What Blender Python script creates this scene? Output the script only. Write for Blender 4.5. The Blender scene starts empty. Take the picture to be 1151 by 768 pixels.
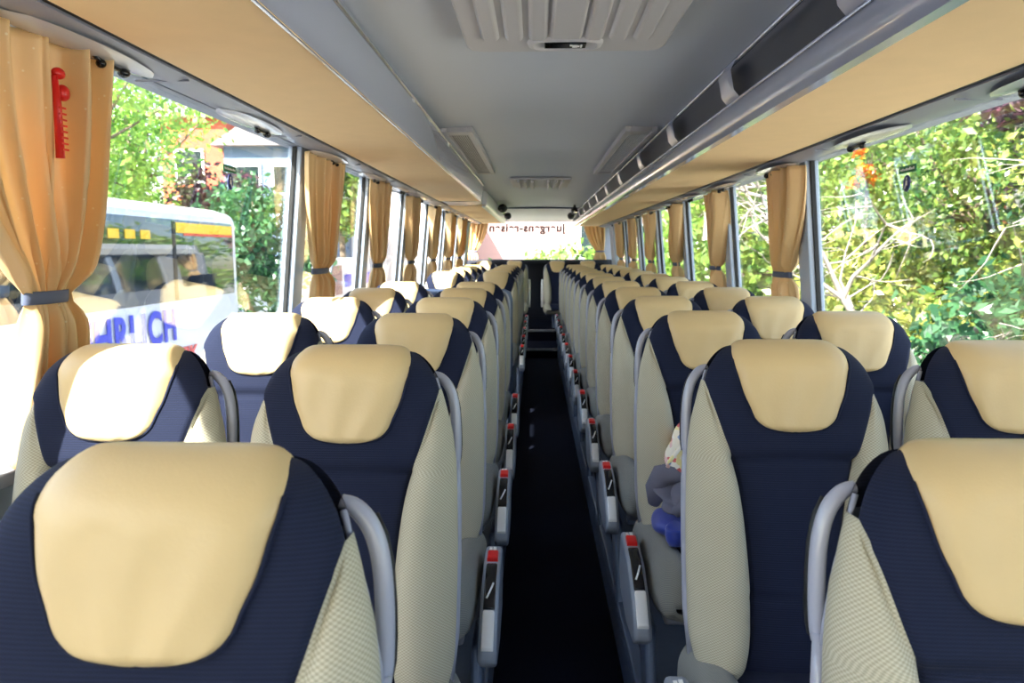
import bpy, math, random
import numpy as np
from mathutils import Vector
C = bpy.context.scene
PI = math.pi
random.seed(7)
# ------------------------------------------------------------------ camera, light, exposure
cd = bpy.data.cameras.new('camera'); cam = bpy.data.objects.new('camera', cd)
C.collection.objects.link(cam); C.camera = cam
cd.sensor_width = 36.0; cd.lens = 820.0/1151*36
cd.clip_start = 0.02; cd.clip_end = 400
VPX, VPY = 602.0, 281.5
pitch = math.atan((384-VPY)/820.0)
yaw = math.atan((VPX-575.5)/820.0*math.cos(pitch))
cam.location = (0, 0, 0)
cam.rotation_euler = (PI/2-pitch, 0, yaw)
cd.dof.use_dof = True; cd.dof.focus_distance = 1.75; cd.dof.aperture_fstop = 7.1

w = bpy.data.worlds.new('world'); C.world = w; w.use_nodes = True
nt = w.node_tree; nt.nodes.clear()
sky = nt.nodes.new('ShaderNodeTexSky'); sky.sky_type = 'NISHITA'
sky.sun_disc = False; sky.sun_elevation = math.radians(46); sky.sun_rotation = math.radians(-150)
sky.air_density = 1.3; sky.dust_density = 2.5; sky.ozone_density = 1.0
bg = nt.nodes.new('ShaderNodeBackground'); bg.inputs[1].default_value = 0.62
wo = nt.nodes.new('ShaderNodeOutputWorld')
nt.links.new(sky.outputs[0], bg.inputs[0]); nt.links.new(bg.outputs[0], wo.inputs[0])
sd = bpy.data.lights.new('sun', 'SUN'); sd.energy = 26.0; sd.angle = math.radians(0.6); sd.color = (1, .96, .88)
sun = bpy.data.objects.new('sun', sd); C.collection.objects.link(sun)
sun.rotation_euler = Vector((.40, .64, -.70)).to_track_quat('-Z', 'Y').to_euler()
sun.location = (-10, -6, 20)
vs = C.view_settings; vs.view_transform = 'Standard'; vs.look = 'None'; vs.gamma = 1.0
vs.use_curve_mapping = False; vs.exposure = 0.68

# ------------------------------------------------------------------ materials
def new_mat(name):
    m = bpy.data.materials.new(name); m.use_nodes = True
    return m, m.node_tree.nodes, m.node_tree.links, m.node_tree.nodes['Principled BSDF']
def srgb(r, g, b):
    f = lambda c: (c/255/12.92) if c/255 <= .04045 else ((c/255+.055)/1.055)**2.4
    return (f(r), f(g), f(b), 1)
def mat(name, col, rough=.5, metal=0, noise=0, nscale=20, bump=0, bscale=200, spec=.5, coat=0, sheen=0):
    m, N, L, p = new_mat(name)
    p.inputs['Base Color'].default_value = col
    p.inputs['Roughness'].default_value = rough; p.inputs['Metallic'].default_value = metal
    p.inputs['Specular IOR Level'].default_value = spec
    p.inputs['Coat Weight'].default_value = coat; p.inputs['Coat Roughness'].default_value = .08
    p.inputs['Sheen Weight'].default_value = sheen
    tc = N.new('ShaderNodeTexCoord')
    if noise:
        n = N.new('ShaderNodeTexNoise'); n.inputs['Scale'].default_value = nscale; n.inputs['Detail'].default_value = 6
        L.new(tc.outputs['Object'], n.inputs['Vector'])
        mx = N.new('ShaderNodeMixRGB'); mx.blend_type = 'MIX'
        mx.inputs[1].default_value = tuple(min(1, c*(1-noise)) for c in col[:3])+(1,)
        mx.inputs[2].default_value = tuple(min(1, c*(1+noise)) for c in col[:3])+(1,)
        L.new(n.outputs[0], mx.inputs[0]); L.new(mx.outputs[0], p.inputs['Base Color'])
    if bump:
        n2 = N.new('ShaderNodeTexNoise'); n2.inputs['Scale'].default_value = bscale; n2.inputs['Detail'].default_value = 3
        L.new(tc.outputs['Object'], n2.inputs['Vector'])
        b = N.new('ShaderNodeBump'); b.inputs['Strength'].default_value = bump; b.inputs['Distance'].default_value = .002
        L.new(n2.outputs[0], b.inputs['Height']); L.new(b.outputs[0], p.inputs['Normal'])
    return m
def weave_mat(name, c1, c2, scale, rib=False):
    m, N, L, p = new_mat(name)
    p.inputs['Roughness'].default_value = .85; p.inputs['Specular IOR Level'].default_value = .25
    p.inputs['Sheen Weight'].default_value = .03
    tc = N.new('ShaderNodeTexCoord'); sp = N.new('ShaderNodeSeparateXYZ'); L.new(tc.outputs['UV'], sp.inputs[0])
    def math_(op, a, b=None, c=None):
        n = N.new('ShaderNodeMath'); n.operation = op
        for i, v in enumerate((a, b)):
            if v is None: continue
            if isinstance(v, (int, float)): n.inputs[i].default_value = v
            else: L.new(v, n.inputs[i])
        return n.outputs[0]
    ax = sp.outputs[0]
    k = 2*PI/scale
    sx = math_('SINE', math_('MULTIPLY', ax, k)); sz = math_('SINE', math_('MULTIPLY', sp.outputs[1], k*1.5))
    pr = math_('MULTIPLY', sx, sz)
    if rib: pr = math_('ADD', math_('MULTIPLY', pr, .5), math_('MULTIPLY', math_('SINE', math_('MULTIPLY', sp.outputs[1], k)), .5))
    h = math_('ADD', math_('MULTIPLY', pr, .5), .5)
    mx = N.new('ShaderNodeMixRGB'); mx.inputs[1].default_value = c1; mx.inputs[2].default_value = c2
    L.new(h, mx.inputs[0]); L.new(mx.outputs[0], p.inputs['Base Color'])
    b = N.new('ShaderNodeBump'); b.inputs['Strength'].default_value = .4; b.inputs['Distance'].default_value = .0012
    L.new(h, b.inputs['Height']); L.new(b.outputs[0], p.inputs['Normal'])
    return m
M = {}
M['leather'] = mat('cream_leather', srgb(214, 186, 138), .42, noise=.05, nscale=14, bump=.12, bscale=260, spec=.4)
M['navy'] = weave_mat('navy_ribbed_fabric', srgb(15, 20, 40), srgb(28, 36, 64), .0046, rib=True)
M['weave'] = weave_mat('grey_beige_woven_fabric', srgb(156, 149, 130), srgb(202, 195, 174), .0084)
M['shell'] = mat('seat_shell_grey', srgb(120, 124, 138), .4)
M['handle'] = mat('grey_plastic_handle', srgb(158, 160, 178), .3, coat=.3)
M['rubber'] = mat('black_rubber', srgb(18, 18, 22), .55)
M['console'] = mat('console_grey', srgb(142, 150, 166), .35, coat=.2)
M['silver'] = mat('silver_trim', srgb(240, 242, 246), .3, metal=.1)
M['lamp'] = mat('lamp_housing', srgb(186, 188, 196), .25, coat=.5)
M['red'] = mat('red_plastic', srgb(212, 26, 24), .35)
M['blackgloss'] = mat('black_gloss', srgb(12, 13, 18), .15)
M['white'] = mat('white_mark', srgb(235, 235, 235), .5)
M['steel'] = mat('painted_steel_blue_grey', srgb(108, 122, 148), .32, metal=.3)
M['carpet'] = mat('dark_carpet', srgb(14, 17, 32), .95, noise=.25, nscale=60, bump=.4, bscale=500, spec=.1)
M['platform'] = mat('platform_floor', srgb(66, 76, 92), .6, noise=.15, nscale=50)
M['ceiling'] = mat('ceiling_grey', srgb(192, 196, 206), .45, noise=.02, nscale=3)
M['ceil_panel'] = mat('ceiling_fitting_grey', srgb(190, 186, 188), .45)
M['beige'] = mat('beige_suede_panel', srgb(241, 207, 158), .8, noise=.05, nscale=12, bump=.1, bscale=120, spec=.2)
M['rackgrey'] = mat('rack_gloss_grey', srgb(165, 168, 186), .16, coat=.6)
M['alu'] = mat('aluminium_rail', srgb(205, 208, 218), .25, metal=.85)
M['smoke'] = mat('smoked_rack_flap', srgb(66, 67, 76), .3)
M['stripgrey'] = mat('strip_grey', srgb(136, 140, 154), .35)
M['black'] = mat('black_gasket', srgb(16, 16, 18), .6)
M['wall'] = mat('wall_panel_grey', srgb(150, 156, 170), .6, noise=.04)
M['pillar'] = mat('pillar_blue_grey', srgb(176, 192, 218), .25, coat=.5)
M['darkwall'] = mat('dark_rear_trim', srgb(22, 26, 40), .7)
M['band'] = mat('grey_blue_band', srgb(86, 94, 120), .7)
def curtain_mat(name, base):
    m, N, L, p = new_mat(name)
    out = N['Material Output']; tc = N.new('ShaderNodeTexCoord')
    v = N.new('ShaderNodeTexVoronoi'); v.inputs['Scale'].default_value = 38
    L.new(tc.outputs['Object'], v.inputs['Vector'])
    r = N.new('ShaderNodeValToRGB'); r.color_ramp.elements[0].position = .06; r.color_ramp.elements[1].position = .12
    r.color_ramp.elements[0].color = srgb(250, 232, 196); r.color_ramp.elements[1].color = base
    L.new(v.outputs['Distance'], r.inputs[0])
    d = N.new('ShaderNodeBsdfDiffuse'); t = N.new('ShaderNodeBsdfTranslucent'); mx = N.new('ShaderNodeMixShader')
    mx.inputs[0].default_value = .30
    L.new(r.outputs[0], d.inputs[0]); L.new(r.outputs[0], t.inputs[0])
    L.new(d.outputs[0], mx.inputs[1]); L.new(t.outputs[0], mx.inputs[2])
    g = N.new('ShaderNodeBsdfGlossy'); g.inputs['Roughness'].default_value = .45; m2 = N.new('ShaderNodeMixShader'); m2.inputs[0].default_value = .05
    L.new(mx.outputs[0], m2.inputs[1]); L.new(g.outputs[0], m2.inputs[2]); L.new(m2.outputs[0], out.inputs[0])
    return m
M['curtain'] = curtain_mat('gold_curtain_fabric', srgb(240, 206, 152))
def glass_mat(name, tint, refl=1.0, extra=0.0):
    m, N, L, p = new_mat(name)
    out = N['Material Output']
    tr = N.new('ShaderNodeBsdfTransparent'); tr.inputs[0].default_value = tint
    gl = N.new('ShaderNodeBsdfGlossy'); gl.inputs['Roughness'].default_value = .0
    fr = N.new('ShaderNodeFresnel'); fr.inputs[0].default_value = 1.5
    a = N.new('ShaderNodeMath'); a.operation = 'MULTIPLY_ADD'; a.inputs[1].default_value = refl; a.inputs[2].default_value = extra
    a.use_clamp = True
    L.new(fr.outputs[0], a.inputs[0])
    mx = N.new('ShaderNodeMixShader'); L.new(a.outputs[0], mx.inputs[0])
    L.new(tr.outputs[0], mx.inputs[1]); L.new(gl.outputs[0], mx.inputs[2]); L.new(mx.outputs[0], out.inputs[0])
    return m
M['glass'] = glass_mat('window_glass', (.94, .965, .955, 1), .45)
M['darkglass'] = mat('tinted_bus_glass', srgb(30, 38, 46), .03, spec=.9)
def leaf_mat(name, c1, c2, tr=.45):
    m, N, L, p = new_mat(name); out = N['Material Output']
    g = N.new('ShaderNodeNewGeometry')
    mx = N.new('ShaderNodeMixRGB'); mx.inputs[1].default_value = c1; mx.inputs[2].default_value = c2
    L.new(g.outputs['Random Per Island'], mx.inputs[0])
    d = N.new('ShaderNodeBsdfDiffuse'); t = N.new('ShaderNodeBsdfTranslucent'); s = N.new('ShaderNodeMixShader'); s.inputs[0].default_value = tr
    L.new(mx.outputs[0], d.inputs[0]); L.new(mx.outputs[0], t.inputs[0]); L.new(d.outputs[0], s.inputs[1]); L.new(t.outputs[0], s.inputs[2])
    gl = N.new('ShaderNodeBsdfGlossy'); gl.inputs['Roughness'].default_value = .35; s2 = N.new('ShaderNodeMixShader'); s2.inputs[0].default_value = .06
    L.new(s.outputs[0], s2.inputs[1]); L.new(gl.outputs[0], s2.inputs[2]); L.new(s2.outputs[0], out.inputs[0])
    return m
M['leaf_bright'] = leaf_mat('bright_green_leaves', srgb(84, 138, 44), srgb(168, 204, 92))
M['leaf_mid'] = leaf_mat('mid_green_leaves', srgb(50, 92, 36), srgb(144, 168, 76))
M['leaf_olive'] = leaf_mat('olive_green_leaves', srgb(84, 112, 44), srgb(200, 198, 100))
M['leaf_dark'] = leaf_mat('dark_green_leaves', srgb(34, 78, 52), srgb(78, 128, 80))
M['leaf_purple'] = leaf_mat('purple_leaves', srgb(52, 26, 42), srgb(108, 60, 84))
M['leaf_autumn'] = leaf_mat('red_yellow_leaves', srgb(214, 60, 36), srgb(244, 190, 50))
M['bark'] = mat('tree_bark', srgb(110, 94, 80), .9, noise=.3, nscale=8)
M['deadwood'] = mat('pale_dead_wood', srgb(150, 140, 132), .8, noise=.15, nscale=10)
M['ground'] = mat('pale_paving', srgb(176, 172, 164), .9, noise=.1, nscale=.7)
M['buswhite'] = mat('white_coach_paint', srgb(206, 209, 216), .3, coat=.4)
M['blue'] = mat('blue_lettering', srgb(14, 40, 190), .4)
M['redletter'] = mat('red_lettering', srgb(220, 60, 40), .4)
M['brick'] = mat('salmon_render', srgb(186, 92, 68), .9, noise=.08, nscale=1)
M['greyclad'] = mat('grey_cladding', srgb(104, 122, 150), .8, noise=.05, nscale=1)
M['palewall'] = mat('pale_render', srgb(240, 224, 220), .9, noise=.05, nscale=.8)
M['rosewall'] = mat('dusty_rose_render', srgb(150, 122, 120), .9, noise=.05, nscale=.8)
M['roof'] = mat('roof_tiles', srgb(140, 130, 130), .9, noise=.15, nscale=2)
M['yellow'] = mat('yellow_panel', srgb(244, 190, 30), .5)
M['green'] = mat('green_sticker', srgb(28, 110, 70), .5)
M['bluesticker'] = mat('blue_sticker', srgb(26, 40, 110), .5)
M['bluecloth'] = mat('blue_quilted_nylon', srgb(36, 58, 158), .5, noise=.15, nscale=20, sheen=.3)
M['greycloth'] = mat('grey_jacket_cloth', srgb(104, 104, 122), .8, noise=.12, nscale=25)
M['mauve'] = mat('smoky_letter', srgb(50, 22, 26), .6)
def floral():
    m, N, L, p = new_mat('floral_cotton')
    tc = N.new('ShaderNodeTexCoord'); v = N.new('ShaderNodeTexVoronoi'); v.inputs['Scale'].default_value = 34
    L.new(tc.outputs['Object'], v.inputs['Vector'])
    sp = N.new('ShaderNodeSeparateColor'); L.new(v.outputs['Color'], sp.inputs[0])
    r = N.new('ShaderNodeValToRGB'); r.color_ramp.interpolation = 'CONSTANT'
    e = r.color_ramp.elements; e[0].color = srgb(250, 240, 222); e[1].position = .3; e[1].color = srgb(238, 196, 190)
    for q, c in ((.48, (245, 232, 170)), (.62, (252, 246, 236)), (.78, (224, 110, 110)), (.88, (150, 170, 205))):
        x = e.new(q); x.color = srgb(*c)
    L.new(sp.outputs[0], r.inputs[0]); L.new(r.outputs[0], p.inputs['Base Color']); p.inputs['Roughness'].default_value = .8
    return m
M['floral'] = floral()

# ------------------------------------------------------------------ helpers
class MB:
    def __init__(s): s.v = []; s.f = []; s.uv = None
    def add(s, vs_, fs_):
        b = len(s.v); s.v += [tuple(map(float, v)) for v in vs_]; s.f += [tuple(b+i for i in f) for f in fs_]; return s
    def box(s, x0, x1, y0, y1, z0, z1):
        return s.add([(x0,y0,z0),(x1,y0,z0),(x1,y1,z0),(x0,y1,z0),(x0,y0,z1),(x1,y0,z1),(x1,y1,z1),(x0,y1,z1)],
                     [(0,3,2,1),(4,5,6,7),(0,1,5,4),(1,2,6,5),(2,3,7,6),(3,0,4,7)])
    def prism(s, poly, a0, a1, axis='y', flip=False):
        n = len(poly)
        def P(p, a): return (p[0], a, p[1]) if axis == 'y' else ((a, p[0], p[1]) if axis == 'x' else (p[0], p[1], a))
        v = [P(p, a0) for p in poly]+[P(p, a1) for p in poly]
        f = [tuple(range(n)), tuple(range(2*n-1, n-1, -1))]+[(i, i+n, (i+1) % n+n, (i+1) % n) for i in range(n)]
        return s.add(v, f)
    def grid(s, rows, cu=False, cv=False):
        R = len(rows); K = len(rows[0]); v = [p for r in rows for p in r]; f = []
        for i in range(R if cv else R-1):
            for j in range(K if cu else K-1):
                i2 = (i+1) % R; j2 = (j+1) % K
                f.append((i*K+j, i*K+j2, i2*K+j2, i2*K+j))
        return s.add(v, f)
    def uvgrid(s, rows):
        uv = []; V = [[Vector(p) for p in r] for r in rows]; K = len(rows[0]); vacc = 0
        for i, r in enumerate(V):
            if i: vacc += (r[K//2]-V[i-1][K//2]).length
            acc = [0]
            for j in range(1, K): acc.append(acc[-1]+(r[j]-r[j-1]).length)
            uv += [(a-acc[-1]/2 if K > 20 else a, vacc) for a in acc]
        s.uv = uv; return s.grid(rows)
    def tube(s, pts, r, n=8, cap=True):
        pts = [Vector(p) for p in pts]; rr = r if isinstance(r, (list, tuple)) else [r]*len(pts)
        rows = []; up = None
        for i, p in enumerate(pts):
            d = (pts[min(i+1, len(pts)-1)]-pts[max(i-1, 0)])
            d = d.normalized() if d.length > 1e-9 else Vector((0, 0, 1))
            if up is None:
                up = Vector((0, 0, 1)) if abs(d.z) < .9 else Vector((1, 0, 0))
            a = d.cross(up)
            if a.length < 1e-6: a = d.cross(Vector((0, 1, 0)))
            a.normalize(); b = a.cross(d).normalized(); up = b
            rows.append([tuple(p+a*math.cos(2*PI*k/n)*rr[i]+b*math.sin(2*PI*k/n)*rr[i]) for k in range(n)])
        base = len(s.v); s.grid(rows, cu=True)
        if cap:
            s.f.append(tuple(base+k for k in range(n))[::-1]); e = base+(len(rows)-1)*n
            s.f.append(tuple(e+k for k in range(n)))
        return s
    def ball(s, c, r, nu=14, nv=9, fn=None):
        rx, ry, rz = r if isinstance(r, (tuple, list)) else (r, r, r)
        rows = []
        for i in range(nv+1):
            th = PI*i/nv; row = []
            for j in range(nu):
                ph = 2*PI*j/nu; d = (math.sin(th)*math.cos(ph), math.sin(th)*math.sin(ph), math.cos(th))
                k = fn(d) if fn else 1
                row.append((c[0]+rx*d[0]*k, c[1]+ry*d[1]*k, c[2]+rz*d[2]*k))
            rows.append(row)
        return s.grid(rows, cu=True)
    def build(s, name, m, parent=None, smooth=False, bevel=0, world=True, angle=None, seg=2, weld=False):
        off = Vector((0, 0, 0))
        if parent is not None and world:
            off = parent.location.copy(); q = parent.parent
            while q is not None: off += q.location; q = q.parent
        me = bpy.data.meshes.new(name)
        me.from_pydata([(v[0]-off.x, v[1]-off.y, v[2]-off.z) for v in s.v], [], s.f)
        me.materials.append(m); me.validate(); me.update()
        import bmesh
        bm = bmesh.new(); bm.from_mesh(me)
        if (weld or smooth) and not s.uv: bmesh.ops.remove_doubles(bm, verts=bm.verts, dist=1e-5)
        if weld != 'leaf': bmesh.ops.recalc_face_normals(bm, faces=bm.faces)
        bm.to_mesh(me); bm.free()
        if smooth:
            me.polygons.foreach_set('use_smooth', [True]*len(me.polygons))
            if angle: me.set_sharp_from_angle(angle=math.radians(angle))
        o = bpy.data.objects.new(name, me); C.collection.objects.link(o)
        if parent is not None: o.parent = parent
        if s.uv and len(me.vertices) == len(s.uv):
            L = me.uv_layers.new(name='cloth'); 
            for lp in me.loops: L.data[lp.index].uv = s.uv[lp.vertex_index]
        if bevel:
            b = o.modifiers.new('bevel', 'BEVEL'); b.width = bevel; b.segments = seg; b.limit_method = 'ANGLE'
            me.polygons.foreach_set('use_smooth', [True]*len(me.polygons))
            me.set_sharp_from_angle(angle=math.radians(40))
        return o
def thing(name, label, cat, loc=(0, 0, 0), group=None):
    o = bpy.data.objects.new(name, None); C.collection.objects.link(o); o.location = loc; o.empty_display_size = .1
    o['label'] = label; o['category'] = cat
    if group: o['group'] = group
    return o
def tag(o, label, cat, group=None):
    o['label'] = label; o['category'] = cat
    if group: o['group'] = group
    return o
def struct(o): o['kind'] = 'structure'; return o
def copy_tree(o, parent=None):
    c = o.copy(); C.collection.objects.link(c); c.parent = parent
    for ch in o.children: copy_tree(ch, c)
    return c
def itp(t, tab):
    xs = [a for a, b in tab]; ys = [b for a, b in tab]
    # smoothed piecewise interpolation (Catmull-Rom style hermite)
    if t <= xs[0]: return ys[0]
    if t >= xs[-1]: return ys[-1]
    i = max(k for k in range(len(xs)) if xs[k] <= t); i = min(i, len(xs)-2)
    h = xs[i+1]-xs[i]; u = (t-xs[i])/h
    def sl(k):
        if k <= 0: return (ys[1]-ys[0])/(xs[1]-xs[0])
        if k >= len(xs)-1: return (ys[-1]-ys[-2])/(xs[-1]-xs[-2])
        a = (ys[k]-ys[k-1])/(xs[k]-xs[k-1]); b = (ys[k+1]-ys[k])/(xs[k+1]-xs[k])
        return 0 if a*b < 0 else 2*a*b/(a+b) if abs(a+b) > 1e-9 else 0
    m0, m1 = sl(i), sl(i+1)
    return (2*u**3-3*u*u+1)*ys[i]+(u**3-2*u*u+u)*h*m0+(-2*u**3+3*u*u)*ys[i+1]+(u**3-u*u)*h*m1
def text_mesh(name, txt, size, m, loc, rot, parent=None, ext=.004, sx=1.0, bold=0):
    cu = bpy.data.curves.new(name+'_curve', 'FONT'); cu.body = txt; cu.size = size; cu.extrude = ext; cu.offset = bold; cu.space_character = 1.0+9*bold
    tmp = bpy.data.objects.new('tmp', cu); C.collection.objects.link(tmp)
    dg = bpy.context.evaluated_depsgraph_get(); dg.update()
    me = bpy.data.meshes.new_from_object(tmp.evaluated_get(dg)); bpy.data.objects.remove(tmp)
    me.materials.clear(); me.materials.append(m)
    o = bpy.data.objects.new(name, me); C.collection.objects.link(o)
    o.scale = (sx, 1, 1); o.rotation_euler = rot
    if parent is not None: o.parent = parent; o.location = Vector(loc)-parent.location
    else: o.location = loc
    return o

# ------------------------------------------------------------------ key dimensions (metres, camera at the origin, +Y runs down the coach)
PLAT = -1.35; AISLE = -1.50; AL, AR = -.155, .325
XL, XR = -.372, .545; XLW, XRW = -.848, 1.012
ZTOP = -.208                       # top of the backrests
CZ = .60                           # ceiling height
GROUND = -2.75
BACK_Y = 12.6
def wallL(z): return -1.05-(.458-z)*.10
def wallR(z): return 1.18+(.388-z)*.10

# ------------------------------------------------------------------ structure
mb = MB().box(AL-.02, AR+.02, -2.5, 10.15, AISLE-.05, AISLE); struct(mb.build('floor', M['carpet']))
mb = MB().box(AL, AR, 10.15, 11.05, AISLE-.05, -1.37); struct(mb.build('floor_step_lower', M['carpet'], bevel=.004))
mb = MB().box(AL, AR, 11.05, BACK_Y, AISLE-.05, -1.2); struct(mb.build('floor_step_upper', M['carpet'], bevel=.004))
for n, (y, z) in enumerate(((10.15, -1.37), (11.05, -1.2))):
    struct(MB().box(AL+.01, AR-.01, y-.012, y+.02, z-.03, z+.003).build('trim_%d' % (n+1), M['alu'], bevel=.002))
for s, (a, b) in (('left', (wallL(PLAT)-.01, AL)), ('right', (AR, wallR(PLAT)+.01))):
    struct(MB().box(a, b, -2.5, BACK_Y, AISLE-.05, PLAT).build('floor_platform_'+s, M['platform'], bevel=.005))
# steel edging rails along the platform, one each side
for k, (x0, x1) in enumerate(((AL-.03, AL+.012), (AR-.012, AR+.03))):
    mb = MB().box(x0, x1, -2.0, 10.1, PLAT-.005, PLAT+.03)
    mb.box(min(x0, x1)+(.004 if k == 0 else -.0), x1-(.0 if k == 0 else .004), -2.0, 10.1, AISLE+.002, PLAT-.004)
    struct(mb.build('trim_%d' % (3+k), M['steel'], bevel=.006))
# ceiling: flat panel that curves down at the rear
sec = [(-2.5, CZ), (9.0, CZ), (10.0, CZ-.004), (10.4, CZ-.015)]
rows = [[(-.56, y, z+.0), (-.3, y, z+.012), (.055, y, z+.018), (.41, y, z+.012), (.72, y, z+.0)] for y, z in sec]
rows2 = [[(x, y, z+.05) for x, y, z in r] for r in rows[::-1]]
mb = MB().grid(rows); mb.grid(rows2); struct(mb.build('ceiling', M['ceiling'], smooth=True, angle=40))
mb = MB().prism([(10.4, CZ-.02), (10.4, CZ+.06), (BACK_Y-.01, CZ+.0), (BACK_Y-.01, .495), (11.2, .53)], -.475, .625, axis='x')
struct(mb.build('ceiling_rear', M['ceil_panel'], bevel=.01))
struct(MB().box(-.50, .60, 10.36, 10.40, CZ-.02, CZ+.02).build('trim_5', M['band'], bevel=.006))
# outer roof skin
mb = MB().prism([(-1.10, .475), (-1.09, .60), (-.95, .70), (-.5, .76), (.6, .76), (1.05, .70), (1.235, .60), (1.24, .41), (1.28, .41), (1.27, .6), (1.1, .78), (.6, .84), (-.5, .84), (-1.0, .78), (-1.13, .62), (-1.14, .475)], -2.5, BACK_Y+.1)
struct(mb.build('ceiling_outer_shell', M['buswhite']))

PIL = [1.22, 3.36, 4.68, 6.02, 7.38, 8.68, 10.0, 11.6]
wn = 0; pn = 6
for side, wf, ztop, sgn in (('left', wallL, .458, -1), ('right', wallR, .388, 1)):
    zb = -.47
    o_ = lambda z, d: wf(z)+sgn*d
    # lower wall
    mb = MB().prism([(o_(zb, -.02), zb), (o_(zb, .06), zb), (o_(-2.3, .06), -2.3), (o_(-2.3, .0), -2.3), (o_(PLAT, -.02), PLAT)], -2.5, BACK_Y)
    struct(mb.build('wall_'+side, M['wall'], bevel=.004))
    # head above the panes
    mb = MB().prism([(o_(ztop, 0), ztop), (o_(ztop, .07), ztop), (o_(.62, .07), .62), (o_(.62, .0), .62)], -2.5, BACK_Y)
    struct(mb.build('wall_%s_head' % side, M['wall']))
    struct(MB().box(min(o_(zb, -.05), o_(zb, .05)), max(o_(zb, -.05), o_(zb, .05)), -2.0, BACK_Y-.2, zb-.02, zb+.012).build('trim_%d' % pn, M['stripgrey'], bevel=.004)); pn += 1
    for i, y in enumerate(PIL):
        wd = .13 if i else .17
        if i == len(PIL)-1: wd = .5
        mb = MB()
        mb.prism([(o_(zb, -.012), zb), (o_(zb, .05), zb), (o_(ztop, .05), ztop+.02), (o_(ztop, -.012), ztop+.02)], y-wd/2, y+wd/2)
        struct(mb.build('trim_%d' % pn, M['pillar'] if i < len(PIL)-1 else M['wall'], bevel=.006)); pn += 1
        # black gasket lines each side of the pillar
        if i < len(PIL)-1:
            mb = MB()
            for yy in (y-wd/2-.012, y+wd/2):
                mb.prism([(o_(zb, .012), zb), (o_(zb, .03), zb), (o_(ztop, .03), ztop), (o_(ztop, .012), ztop)], yy, yy+.012)
            struct(mb.build('trim_%d' % pn, M['black'])); pn += 1
    edges = [-2.4]+PIL
    for i in range(len(edges)-1):
        wn += 1
        y0, y1 = edges[i]+.055, edges[i+1]-.055
        mb = MB().prism([(o_(zb, .018), zb), (o_(zb, .023), zb), (o_(ztop, .023), ztop+.01), (o_(ztop, .018), ztop+.01)], y0, y1)
        struct(mb.build('window_%d' % wn, M['glass']))
# unseen front end behind the camera, added to cut light on the nearest row: dashboard wall, windscreen, roof front
struct(MB().box(-1.2, 1.3, -2.62, -2.55, -2.3, -.45).build('wall_front', M['wall']))
struct(MB().box(-1.15, 1.27, -2.62, -2.55, .28, .80).build('wall_front_head', M['wall']))
wn += 1; struct(MB().box(-1.12, 1.24, -2.60, -2.594, -.45, .28).build('window_%d' % wn, M['glass']))
# rear wall with big window
RX0, RX1, RZ0, RZ1 = -1.02, 1.05, -.155, .49
struct(MB().box(-1.35, 1.42, BACK_Y, BACK_Y+.08, -2.3, RZ0).build('wall_rear', M['darkwall']))
struct(MB().box(-1.15, 1.3, BACK_Y, BACK_Y+.08, RZ1, .74).build('wall_rear_head', M['wall']))
for k, (a, b) in enumerate(((-1.22, RX0), (RX1, 1.32))):
    struct(MB().box(a, b, BACK_Y-.0, BACK_Y+.08, RZ0, RZ1).build('wall_rear_'+('left', 'right')[k], M['wall']))
wn += 1
struct(MB().box(RX0, RX1, BACK_Y+.03, BACK_Y+.036, RZ0, RZ1).build('window_%d' % wn, M['glass']))
struct(MB().box(-1.12, 1.2, BACK_Y-.32, BACK_Y, RZ0-.06, RZ0-.005).build('trim_%d' % pn, M['darkwall'], bevel=.01)); pn += 1
tag(text_mesh('window_lettering', 'juergens-reisen', .195, M['mauve'], (.50, BACK_Y+.045, .32), (PI/2, 0, PI), ext=.001, bold=.008),
    'grey-mauve mirrored lettering across the top of the rear window', 'lettering')

# ------------------------------------------------------------------ overhead racks
def rack(label, xin, xout, zlow, y0, y1, sgn, cap_end, mat_front):
    t = thing('luggage_rack', label, 'luggage rack', ((xin+xout)/2, (y0+y1)/2, zlow))
    mb = MB().prism([(xin+sgn*.03, zlow+.0), (xout, zlow-.0), (xout, zlow+.02), (xin+sgn*.03, zlow+.02)], y0, y1)
    mb.build('underside_panel', M['beige'], t, bevel=.004)
    return t
# left near rack: beige underside, glossy grey front, rail
Y0, Y1 = -2.3, 6.75
tL = rack('closed overhead rack on the left with glossy grey front, nearest the camera', -.475, -.88, .445, Y0, Y1, -1, True, None)
def roundpoly(pts): return pts
MB().prism([(-.503, .450), (-.499, .46), (-.481, .55), (-.479, .588), (-.50, .600), (-.54, .600), (-.515, .45)], Y0, Y1).build('front_panel', M['rackgrey'], tL, smooth=True, angle=35)
MB().tube([(-.477, Y0, .590), (-.477, Y1+.01, .590)], .008, 8).build('rail', M['alu'], tL, smooth=True)
MB().box(-.508, -.502, Y0, Y1, .441, .4455).build('edge_strip', M['alu'], tL)
mb = MB()
rows = []
for k in range(9):
    a = PI/2*k/8; yy = Y1+.62*math.sin(a); s_ = math.cos(a)
    rows.append([(-.492-(1-s_)*.1, yy, .59), (-.49-(1-s_)*.1, yy, .50), (-.505-(1-s_)*.12, yy, .447), (-.70, yy, .44), (-.86, yy, .445), (-.86, yy, .59)])
mb.grid(rows); mb.f.append(tuple(range(8*6, 9*6))); mb.build('end_cap', M['stripgrey'], tL, smooth=True, angle=50)
MB().box(-.50, -.478, 4.05, 4.12, .565, .597).build('clip', M['white'], tL, bevel=.006)
MB().box(-.495, -.475, 2.9, 2.95, .575, .597).build('knob', M['handle'], tL, bevel=.005)
MB().box(-.49, -.478, 1.735, 1.765, .578, .597).build('indicator_lamp', M['redletter'], tL, bevel=.004)
tL2 = rack('second overhead rack on the left with pale front, beyond the middle door', -.475, -.88, .44, 7.42, 12.2, -1, True, None)
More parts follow.
